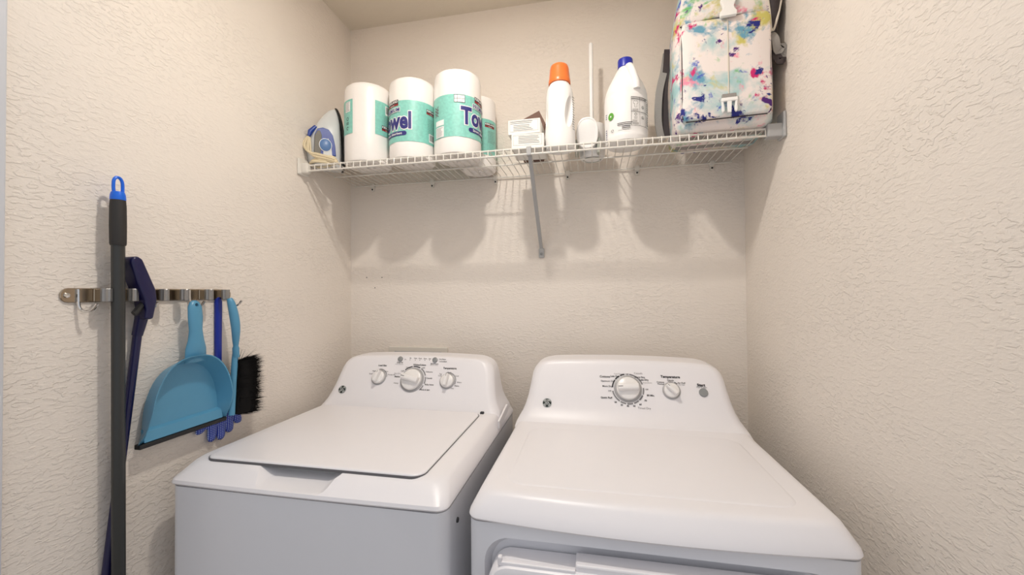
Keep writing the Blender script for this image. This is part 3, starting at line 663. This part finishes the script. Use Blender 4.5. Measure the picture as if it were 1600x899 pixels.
arch = [(-.062, .02), (-.06, .085), (-.05, .108), (-.03, .116), (-.008, .112), (.006, .095), (.014, .06), (.018, .022), (.004, .020), (-.004, .055), (-.012, .078)]
obj('blue_panel', side_panel([(-.058, .018), (-.056, .085), (-.046, .106), (-.028, .112), (-.008, .108), (.006, .090), (.014, .055), (.017, .020)], -.0515, -.03), m_ironblue, ir)
obj('inner_panel', side_panel([(-.028, .016), (-.026, .06), (-.01, .078), (.001, .05), (.004, .016)], -.0535, -.03), m_ironbody, ir)
obj('handle_gap_shade', side_panel([(-.058, .016), (-.056, .08), (-.047, .098), (-.038, .100), (-.032, .085), (-.036, .016)], -.053, -.03), mat('handle_shadow_grey', (112, 108, 98), .5), ir)  # solid grey panel painted as the shade inside the handle opening
dial = iT(xf(disc_prof([(.0225, 0), (.0225, .004), (.020, .006), (.0005, .006)], 28), Matrix.Translation((ix-.020, iy-.0525, DZ+.078)) @ Matrix.Rotation(R_(90), 4, 'X')))
obj('dial', dial, m_irondial, ir, True)
obj('dial_rim', iT(xf(disc_prof([(.0245, 0), (.0245, .003), (.0005, .003)], 28), Matrix.Translation((ix-.020, iy-.0525, DZ+.078)) @ Matrix.Rotation(R_(90), 4, 'X'))), m_white, ir, True)
obj('handle', iT(tube(smooth_path([(ix-.05, iy-.004, DZ+.012), (ix-.068, iy-.006, DZ+.05), (ix-.066, iy-.006, DZ+.10), (ix-.05, iy-.004, DZ+.14), (ix-.025, iy, DZ+.165)], 5), .014, 12), ), m_ironbody, ir, True)
obj('cord_sleeve', tube([(-1.000, -.268, DZ+.150), (-1.012, -.282, DZ+.128), (-1.014, -.288, DZ+.108)], [.008, .009, .005], 10), m_ironblue, ir, True)
cd = []
path = [(-1.014, -.288, DZ+.108), (-1.020, -.293, DZ+.08), (-1.014, -.297, DZ+.055), (-.99, -.299, DZ+.038), (-.955, -.300, DZ+.028), (-.915, -.300, DZ+.016), (-.893, -.3, DZ+.007)]
for k in range(5):
    o_ = Vector((.007*k-.010, -.002*(k % 2), -.006*k+.008)); cd.append(tube(smooth_path([Vector(p)+o_*(1 if i else .3) for i, p in enumerate(path)], 5), .003, 7))
for k in range(4):
    rx, ry = .055-.004*k, .024-.002*k
    cd.append(tube([Vector((-.957+rx*math.cos(a), -.279+ry*math.sin(a), DZ+.005+.006*k+.004*math.sin(a*2+k))) for a in [2*math.pi*j/28 for j in range(28)]], .0036, 7, True))
obj('cord', join(*cd), m_cord, ir, True)

# ---- backpack
bgx, bgy = .386, -.215
bag = thing('backpack', 'floral tie-dye backpack with white buckles at the right end of the shelf', 'backpack', (bgx, bgy, DZ))
BA = R_(-4)
def bT(d): return rotz(d, BA, (bgx, bgy, DZ))
HB = .53
def bring(z, hw, d0, d1, r, n=8): return rrect(bgx-hw, bgx+hw, bgy-d0, bgy+d1, DZ+z, r, n)
bp_ = [(.001, .105, .085, .085, .03), (.003, .122, .100, .10, .035), (.016, .132, .110, .112, .04), (.06, .134, .114, .116, .042), (.16, .134, .117, .118, .045), (.27, .132, .115, .115, .045), (.34, .128, .110, .11, .045), (.40, .120, .10, .10, .045), (.46, .106, .085, .085, .045), (.50, .09, .07, .07, .04), (.52, .07, .05, .05, .035), (.53, .04, .03, .03, .02)]
obj('body', bT(loft([bring(*a) for a in bp_])), m_floral, bag, True, angle=60)
# front pocket: proud quilted panel
pk = []
for yo, g, r in ((0, 1.0, .02), (-.012, 1.0, .02), (-.019, .975, .02), (-.022, .93, .02), (-.0235, .6, .02)):
    rr = rrect(-.118*g, .118*g, .172-.150*g, .172+.143*g, 0, r, 6)
    pk.append([Vector((bgx+p.x, bgy-.108+yo-.004*math.sin(math.pi*(p.y)/.33), DZ+p.y)) for p in rr])
obj('front_pocket', bT(loft(pk)), m_floral, bag, True, angle=60)
def strip(name, pts, wd, th, m, smooth=True, parent=bag):
    """flat band along a path; wd across (given per-point width vector direction x), th thickness in y"""
    P = smooth_path(pts, 5); rings = []
    for i, p in enumerate(P):
        t = (P[min(i+1, len(P)-1)]-P[max(i-1, 0)]).normalized(); s = t.cross(Vector((0, 1, 0))); s = s.normalized() if s.length > .2 else Vector((1, 0, 0)); nn = s.cross(t).normalized()
        rings.append([p-s*wd/2-nn*th/2, p+s*wd/2-nn*th/2, p+s*wd/2+nn*th/2, p-s*wd/2+nn*th/2])
    return obj(name, loft(rings), m, parent, smooth)
def fy(z): return bgy-.133-.004*math.sin(math.pi*z/.33)
# piping lines and the centre seam
for xo, nm in ((-.114, 'side_piping'), (.112, 'side_piping')):
    obj(nm, bT(tube([(bgx+xo, fy(z)+.008, DZ+z) for z in (.03, .1, .17, .24, .305)], .0018, 6)), m_lining, bag, True)
obj('centre_seam', bT(tube([(bgx+.006, fy(z)+.0008, DZ+z) for z in (.065, .12, .18, .24, .30)], .0016, 6)), m_trimfab, bag, True)
obj('bottom_piping', bT(tube([(bgx+x, fy(.03)+.010, DZ+.0225) for x in (-.105, -.05, 0, .05, .105)], .0016, 6)), m_lining, bag, True)
# top flap overhanging the pocket
fl = []
for z, yo, hw in ((.312, -.127, .119), (.318, -.133, .120), (.35, -.131, .119), (.40, -.119, .113), (.45, -.10, .10), (.49, -.08, .085)):
    fl.append([Vector((bgx+hw*math.sin(a)*1.0, bgy+yo+.02*(1-math.cos(a))*.9, DZ+z)) for a in [R_(-78+156*k/16) for k in range(17)]]+[Vector((bgx+hw*.9*math.sin(a), bgy+yo+.03, DZ+z)) for a in [R_(78-156*k/16) for k in range(17)]])
obj('top_flap', bT(loft(fl)), m_floral, bag, True, angle=60)
obj('flap_edge', bT(tube([v+Vector((0, -.0005, -.001)) for v in fl[0][:17]], .0018, 6)), m_lining, bag, True)
# buckles
fem = [(-.021, 0), (.021, 0), (.0215, .012), (.016, .018), (.0135, .026), (.017, .036), (.020, .042), (.019, .052), (-.019, .052), (-.020, .042), (-.017, .036), (-.0135, .026), (-.016, .018), (-.0215, .012)]
obj('upper_buckle', bT(bevel(prism_y([(bgx+.006+a, DZ+.302+b2) for a, b2 in fem], fy(.3)-.014, fy(.3)-.003), .0015, 2)), m_white, bag)
obj('upper_strap', bT(bbox(bgx-.011, bgx+.023, fy(.3)-.009, fy(.3)+.02, DZ+.352, DZ+.40, .001, 1)), m_web, bag)
low = obj('lower_buckle', bT(join(bevel(prism_y([(bgx+.006+a, DZ+.062+b2) for a, b2 in ((-.0215, 0), (.0215, 0), (.0205, .010), (-.0205, .010))], fy(.05)-.011, fy(.05)-.002), .001, 1),
    *[bevel(prism_y([(bgx+.006+a, DZ+.03+b2) for a, b2 in pp], fy(.05)-.010, fy(.05)-.003), .001, 1) for pp in (((-.0205, .034), (-.0155, .034), (-.013, .016), (-.0125, .006), (-.017, .0), (-.0205, .008), (-.0195, .02)), ((.0205, .034), (.0155, .034), (.013, .016), (.0125, .006), (.017, .0), (.0205, .008), (.0195, .02)), ((-.006, .034), (.006, .034), (.0045, .0), (-.0045, 0)))])), m_white, bag)
obj('lower_strap', bT(bbox(bgx-.012, bgx+.024, fy(.05)-.008, fy(.05)+.004, DZ+.068, DZ+.084, .001, 1)), m_web, bag)
# bottom bands, seen through the wires
for yo in (-.045, .035): obj('bottom_band', bT(bbox(bgx-.115, bgx+.115, bgy+yo-.014, bgy+yo+.014, DZ+.0002, DZ+.003, .0005, 1)), m_web, bag)
# shoulder strap down the left side
strip('shoulder_strap', [(bgx-.137, bgy+.04, DZ+.32), (bgx-.150, bgy+.015, DZ+.25), (bgx-.168, bgy-.0, DZ+.17), (bgx-.172, bgy-.0, DZ+.08), (bgx-.160, bgy+.01, DZ+.02)], .022, .003, m_web)
strip('strap_padding', [(bgx-.132, bgy+.045, DZ+.335), (bgx-.140, bgy+.02, DZ+.27), (bgx-.150, bgy+.01, DZ+.19), (bgx-.15, bgy+.01, DZ+.1), (bgx-.145, bgy+.012, DZ+.03)], .022, .006, m_lining)
# side mesh pocket: open pouch with pale binding against the wall
px_, py_ = .508, -.345
def pouch(z, rx, ry): return [Vector((px_+rx*math.cos(a), py_+.035+ry*math.sin(a), DZ+z)) for a in [2*math.pi*k/24 for k in range(24)]]
obj('side_pouch', loft([pouch(.25, .004, .008), pouch(.27, .014, .024), pouch(.31, .021, .034), pouch(.36, .024, .038), pouch(.40, .022, .036)], True, False), m_lining, bag, True)
obj('pouch_binding', tube([v+Vector((0, 0, 0)) for v in pouch(.40, .0225, .037)], .003, 6, True), m_trimfab, bag, True)
obj('pouch_binding', tube(smooth_path([(px_-.022, py_+.02, DZ+.40), (px_-.016, py_+.004, DZ+.33), (px_-.004, py_+.016, DZ+.262), (px_+.008, py_+.006, DZ+.30), (px_+.02, py_+.012, DZ+.36), (px_+.022, py_+.03, DZ+.40)], 5), .0032, 6), m_trimfab, bag, True)
strip('webbing_loop', [(px_-.008, py_+.03, DZ+.27), (px_-.002, py_+.004, DZ+.235), (px_+.008, py_+.012, DZ+.20), (px_+.02, py_+.012, DZ+.215), (px_+.024, py_+.02, DZ+.18)], .02, .003, m_web)
strip('loose_tail', [(px_+.0, py_+.02, DZ+.21), (px_+.012, py_+.008, DZ+.17), (px_+.022, py_+.02, DZ+.19), (px_+.026, py_+.03, DZ+.22)], .022, .003, m_lining)
strip('side_strap', [(.492, -.325, DZ+.45), (.490, -.338, DZ+.38), (.494, -.338, DZ+.335), (.498, -.332, DZ+.30)], .024, .003, m_web)

# ================================================================== LEFT WALL: RACK AND TOOLS
rk = thing('tool_rack', 'steel wall rack with roller clamps and hooks on the left wall', 'rack', (XL, -.784, 1.28))
pl_ = []
for k in range(9): a = R_(90+180*k/8); pl_.append((-.9615+.0125*math.cos(a), 1.2815+.0145*math.sin(a)))
for k in range(9): a = R_(-90+180*k/8); pl_.append((-.6065+.0125*math.cos(a), 1.2815+.0145*math.sin(a)))
obj('back_plate', bevel(prism_x(pl_, XL+.0005, XL+.004), .0008, 1), m_steel, rk)
for y in (-.964, -.604): obj('screw', rot(lathe(0, 0, [(.0001, 0), (.0055, 0), (.0045, .003), (.0001, .004)], 12), R_(90), 'Y', (0, 0, 0)), m_chrome, rk, True).location = Vector((XL+.004, y, 1.2815))
def clamp(yc):
    obj('clamp_plate', join(bbox(XL+.004, XL+.007, yc-.032, yc+.032, 1.268, 1.295, .001, 1), bbox(XL+.006, XL+.026, yc-.030, yc-.026, 1.2685, 1.2945, .001, 1), bbox(XL+.006, XL+.026, yc+.026, yc+.030, 1.2685, 1.2945, .001, 1)), m_steel, rk)
    for s in (-1, 1):
        g = lathe(XL+.030, yc+s*.0245, [(.0001, 1.2675), (.009, 1.2675), (.0098, 1.2690), (.0098, 1.2940), (.009, 1.2955), (.0001, 1.2955)], 18)
        V = [Vector((p.x, p.y, p.z)) for p in g[0]]
        for i, p in enumerate(V):
            if i % 2: p.x = XL+.030+(p.x-XL-.030)*.9; p.y = yc+s*.0245+(p.y-yc-s*.0245)*.9
        obj('roller', (V, g[1]), m_roller, rk)
for y in (-.889, -.774, -.660): clamp(y)
def hook(y):
    obj('hook', join(tube(smooth_path([(XL+.006, y, 1.294), (XL+.0065, y, 1.272), (XL+.008, y+.001, 1.256), (XL+.017, y+.004, 1.2485), (XL+.030, y+.009, 1.252), (XL+.038, y+.012, 1.264)], 5), .0028, 8)), m_chrome, rk, True)
for y in (-.947, -.832, -.717, -.604): hook(y)

# ---- broom
br_ = thing('broom', 'tall broom with dark grey pole, black grip and blue hanging loop', 'broom', (-1.002, -.89, 0))
def bpth(z): return Vector((-.996, -.8990+(1.53-z)*.0075, z))
obj('pole', tube([bpth(.24), bpth(1.40)], .0115, 18), m_pole, br_, True)
obj('grip', tube([bpth(1.388), bpth(1.392), bpth(1.43), bpth(1.47), bpth(1.4865)], [.0128, .0138, .0142, .0138, .0128], 20), m_grip, br_, True)
obj('end_cap', tube([bpth(1.485), bpth(1.4875), bpth(1.496), bpth(1.502), bpth(1.5035)], [.0130, .0133, .0127, .011, .008], 20), m_bluecap, br_, True)
lc = bpth(1.500)
obj('hanging_loop', tube(smooth_path([lc+Vector((0, -.0075, 0)), lc+Vector((0, -.0085, .012)), lc+Vector((0, -.0078, .026)), lc+Vector((0, -.004, .033)), lc+Vector((0, .001, .034)), lc+Vector((0, .006, .030)), lc+Vector((0, .0085, .020)), lc+Vector((0, .0085, .0))], 5), .0031, 8), m_bluecap, br_, True)
obj('head', bbox(-1.028, -.982, -1.02, -.76, .16, .245, .012, 3), m_pole, br_)
obj('bristles', loft([rrect(-1.026+i, -.984-i, -1.018+k, -.762-k, z, .01, 3) for i, k, z in ((0, 0, .17), (.002, -.01, .08), (.004, -.02, .001))]), m_bristle, br_)

# ---- navy cleaning pole
mp_ = thing('cleaning_pole', 'navy blue pole with thick angled grip, leaning behind the broom', 'cleaning pole', (-1.01, -.86, 0))
hd = [(-.8805, 1.356), (-.876, 1.3655), (-.866, 1.3675), (-.857, 1.361), (-.829, 1.294), (-.8265, 1.272), (-.829, 1.255), (-.8345, 1.226), (-.852, 1.226), (-.849, 1.25), (-.853, 1.272), (-.868, 1.31)]
obj('grip', bevel(prism_x(hd, -1.021, -.984), .005, 3), m_navy, mp_, True)
obj('hook_tail', tube(smooth_path([(-1.0, -.846, 1.262), (-.994, -.858, 1.252), (-.990, -.868, 1.243), (-.990, -.872, 1.240)], 4), .0065, 8), m_black, mp_, True)
obj('collar', tube([(-1.009, -.841, 1.235), (-1.0165, -.8455, 1.19)], [.0125, .010], 14), m_navy, mp_, True)
obj('pole', tube([(-1.0165, -.8425, 1.215), (-1.0225, -.972, .02)], .0085, 14), m_navy, mp_, True)
obj('tip', tube([(-1.0212, -.969, .045), (-1.0212, -.9742, .001)], [.0098, .0098], 14), m_black, mp_, True)

# ---- dustpan
dp = thing('dustpan', 'light blue plastic dustpan with black rubber lip hanging from the rack', 'dustpan', (-1.0, -.735, .93))
yc = -.742
def pan_out(g):                               # outline in (y, z): flat foot, domed top
    P = [(yc-.108*g, .94)]
    for k in range(0, 25):
        a = math.pi-math.pi*k/24; P.append((yc+.104*g*math.copysign(abs(math.cos(a))**.82, math.cos(a)), .965+(.163*g)*abs(math.sin(a))**.9))
    P.append((yc+.108*g, .94)); return P
A, B2 = pan_out(.88), pan_out(1.0)
na = len(A)
# inner plate (towards wall), flared wall to the front rim, then rim thickness back outside
lay = [[Vector((-1.012, y, z)) for y, z in A], [Vector((-.972-.0*(z-.94), y, z)) for y, z in B2], [Vector((-.9715, y+(.0022 if y > yc else -.0022), z+.002)) for y, z in B2], [Vector((-1.0155, y+(.0022 if y > yc else -.0022), z+.002)) for y, z in A]]
# the side walls sink towards the open foot
for L_ in (lay[1], lay[2]):
    for p in L_:
        k = min(1, max(0, (p.z-.94)/.07)); p.x = -1.008+(p.x+1.008)*(k**.6)
V, Fs = loft(lay, False, False, closed=False)
Fs = list(Fs)+[tuple(range(na))[::-1], tuple(range(3*na, 4*na))]
obj('pan', (V, Fs), m_pan, dp, True, angle=30)
obj('pan_step', bevel(prism_y([(-1.0125, .944), (-1.0005, .944), (-1.0045, .968), (-1.0125, .974)], yc-.098, yc+.098), .001, 1), m_pan, dp)
obj('rubber_lip', bevel(prism_y([(-1.016, .9325), (-.999, .9325), (-.999, .9425), (-1.016, .9435)], yc-.109, yc+.109), .0012, 1), m_black, dp)
hnd = []
for z, hw, th, xo in ((1.110, .022, .008, -.998), (1.125, .0225, .011, -.996), (1.145, .0215, .012, -.995), (1.165, .0165, .012, -.994), (1.19, .0135, .011, -.994), (1.225, .0155, .010, -.994), (1.25, .0145, .009, -.995), (1.262, .010, .007, -.996), (1.267, .004, .004, -.997)):
    hnd.append([Vector((xo+th*(math.sin(a) if math.sin(a) > 0 else math.sin(a)*.7), -.730+(1.26-z)*.03+hw*1.22*math.cos(a), z)) for a in [2*math.pi*k/18 for k in range(18)]])
hh = obj('handle', loft(hnd), m_pan, dp, True)
boolean(hh, xf(lathe(0, 0, [(.0045, -.05), (.0045, .05)], 14), Matrix.Translation((-1.0, -.7302, 1.2555)) @ Matrix.Rotation(R_(90), 4, 'Y')))

# ---- royal blue duster behind the dustpan
du = thing('duster', 'royal blue flat handle ending in dotted finger-shaped fabric, behind the dustpan', 'duster', (-1.015, -.64, .87))
obj('handle', bevel(prism_x([(-.6445, 1.0), (-.6275, 1.0), (-.6265, 1.262), (-.630, 1.272), (-.636, 1.275), (-.642, 1.272), (-.6455, 1.262)], -1.030, -1.022), .002, 2), m_royal, du, True)
obj('palm', loft([[Vector((-1.0235+.006*math.sin(a), -.630+hw*math.cos(a), z)) for a in [2*math.pi*k/20 for k in range(20)]] for z, hw in ((.918, .044), (.93, .052), (.96, .053), (.99, .044), (1.02, .026), (1.03, .012))]), m_dots, du, True)
for k, (y, zb, lean) in enumerate(((-.688, .912, -.016), (-.664, .880, -.005), (-.641, .876, 0), (-.619, .888, .005), (-.597, .905, .012))):
    obj('finger', loft([[Vector((-1.0225+.0065*s*math.sin(a), y+.011+lean*(1-t)+.0132*s*math.cos(a), zb+(.955-zb)*t)) for a in [2*math.pi*j/14 for j in range(14)]] for t, s in ((0, .15), (.03, .55), (.1, .85), (.25, 1), (.6, 1), (1, .9))]), m_dots, du, True)

# ---- hand brush
hb = thing('hand_brush', 'blue-handled hand brush with black bristles hanging beside the dustpan', 'brush', (-.99, -.6, .93))
hp = [(-.990, -.622, 1.270), (-.985, -.620, 1.255), (-.980, -.616, 1.22), (-.979, -.612, 1.185), (-.984, -.607, 1.15), (-.988, -.603, 1.125), (-.990, -.600, 1.105)]
obj('handle', tube(smooth_path(hp, 4), [(.0065+.005*math.sin(math.pi*min(1, k/18))) if k < 19 else .0085 for k in range(25)], 14), m_pan, hb, True)
obj('spine', loft([[Vector((-.992+.008*math.sin(a), yy+.008*math.cos(a), z)) for a in [2*math.pi*k/14 for k in range(14)]] for z, yy in ((.945, -.612), (.96, -.611), (1.04, -.607), (1.10, -.602), (1.115, -.600))]), m_pan, hb, True)
obj('eyelet', tube([Vector((-.9815, -.6215+.0045*math.cos(a), 1.2585+.0045*math.sin(a))) for a in [2*math.pi*k/14 for k in range(14)]], .0014, 6, True), m_black, hb, True)
core = loft([[Vector((-.989+.017*math.sin(a), -.572+(.034 if math.cos(a) > 0 else .032)*math.cos(a)+oy, z)) for a in [2*math.pi*k/18 for k in range(18)]] for z, oy in ((.945, -.004), (.95, 0), (1.02, .003), (1.085, .004), (1.092, .002))])
obj('bristle_core', core, m_bristle, hb, True)
rnd = random.Random(5); BV, BF = [], []
for _ in range(2600):
    z = rnd.uniform(.943, 1.095); a = rnd.uniform(-.5, .5); xo = rnd.uniform(-.014, .016)
    p0 = Vector((-.989+xo*.7, -.600+rnd.uniform(0, .03), z)); L = rnd.uniform(.05, .068)*(1.0 if rnd.random() < .97 else 1.25)
    dv = Vector((xo*.6+rnd.uniform(-.008, .012), L, rnd.uniform(-.012, .008)+(z-1.02)*.06)); p1 = p0+dv
    p1.y = min(p1.y, -.600+.075+rnd.uniform(-.010, .009))
    s = Vector((.0008, 0, .0007)); u = Vector((.0007, 0, -.0007)); n0 = len(BV)
    BV += [p0+s, p0-s*.5+u, p0-s*.5-u, p1]; BF += [(n0, n0+1, n0+3), (n0+1, n0+2, n0+3), (n0+2, n0, n0+3)]
for _ in range(26):     # stray hairs
    z = rnd.uniform(1.06, 1.10); p0 = Vector((-.985, -.598, z)); p1 = p0+Vector((rnd.uniform(-.01, .02), rnd.uniform(-.02, .08), rnd.uniform(.005, .05)))
    s = Vector((.0005, 0, .0005)); u = Vector((.0005, 0, -.0005)); n0 = len(BV)
    BV += [p0+s, p0-s*.5+u, p0-s*.5-u, p1]; BF += [(n0, n0+1, n0+3), (n0+1, n0+2, n0+3), (n0+2, n0, n0+3)]
bo = obj('bristles', (BV, BF), m_bristle, hb); bo['kind'] = 'stuff'

for o_ in hb.children: o_.location.y -= .013
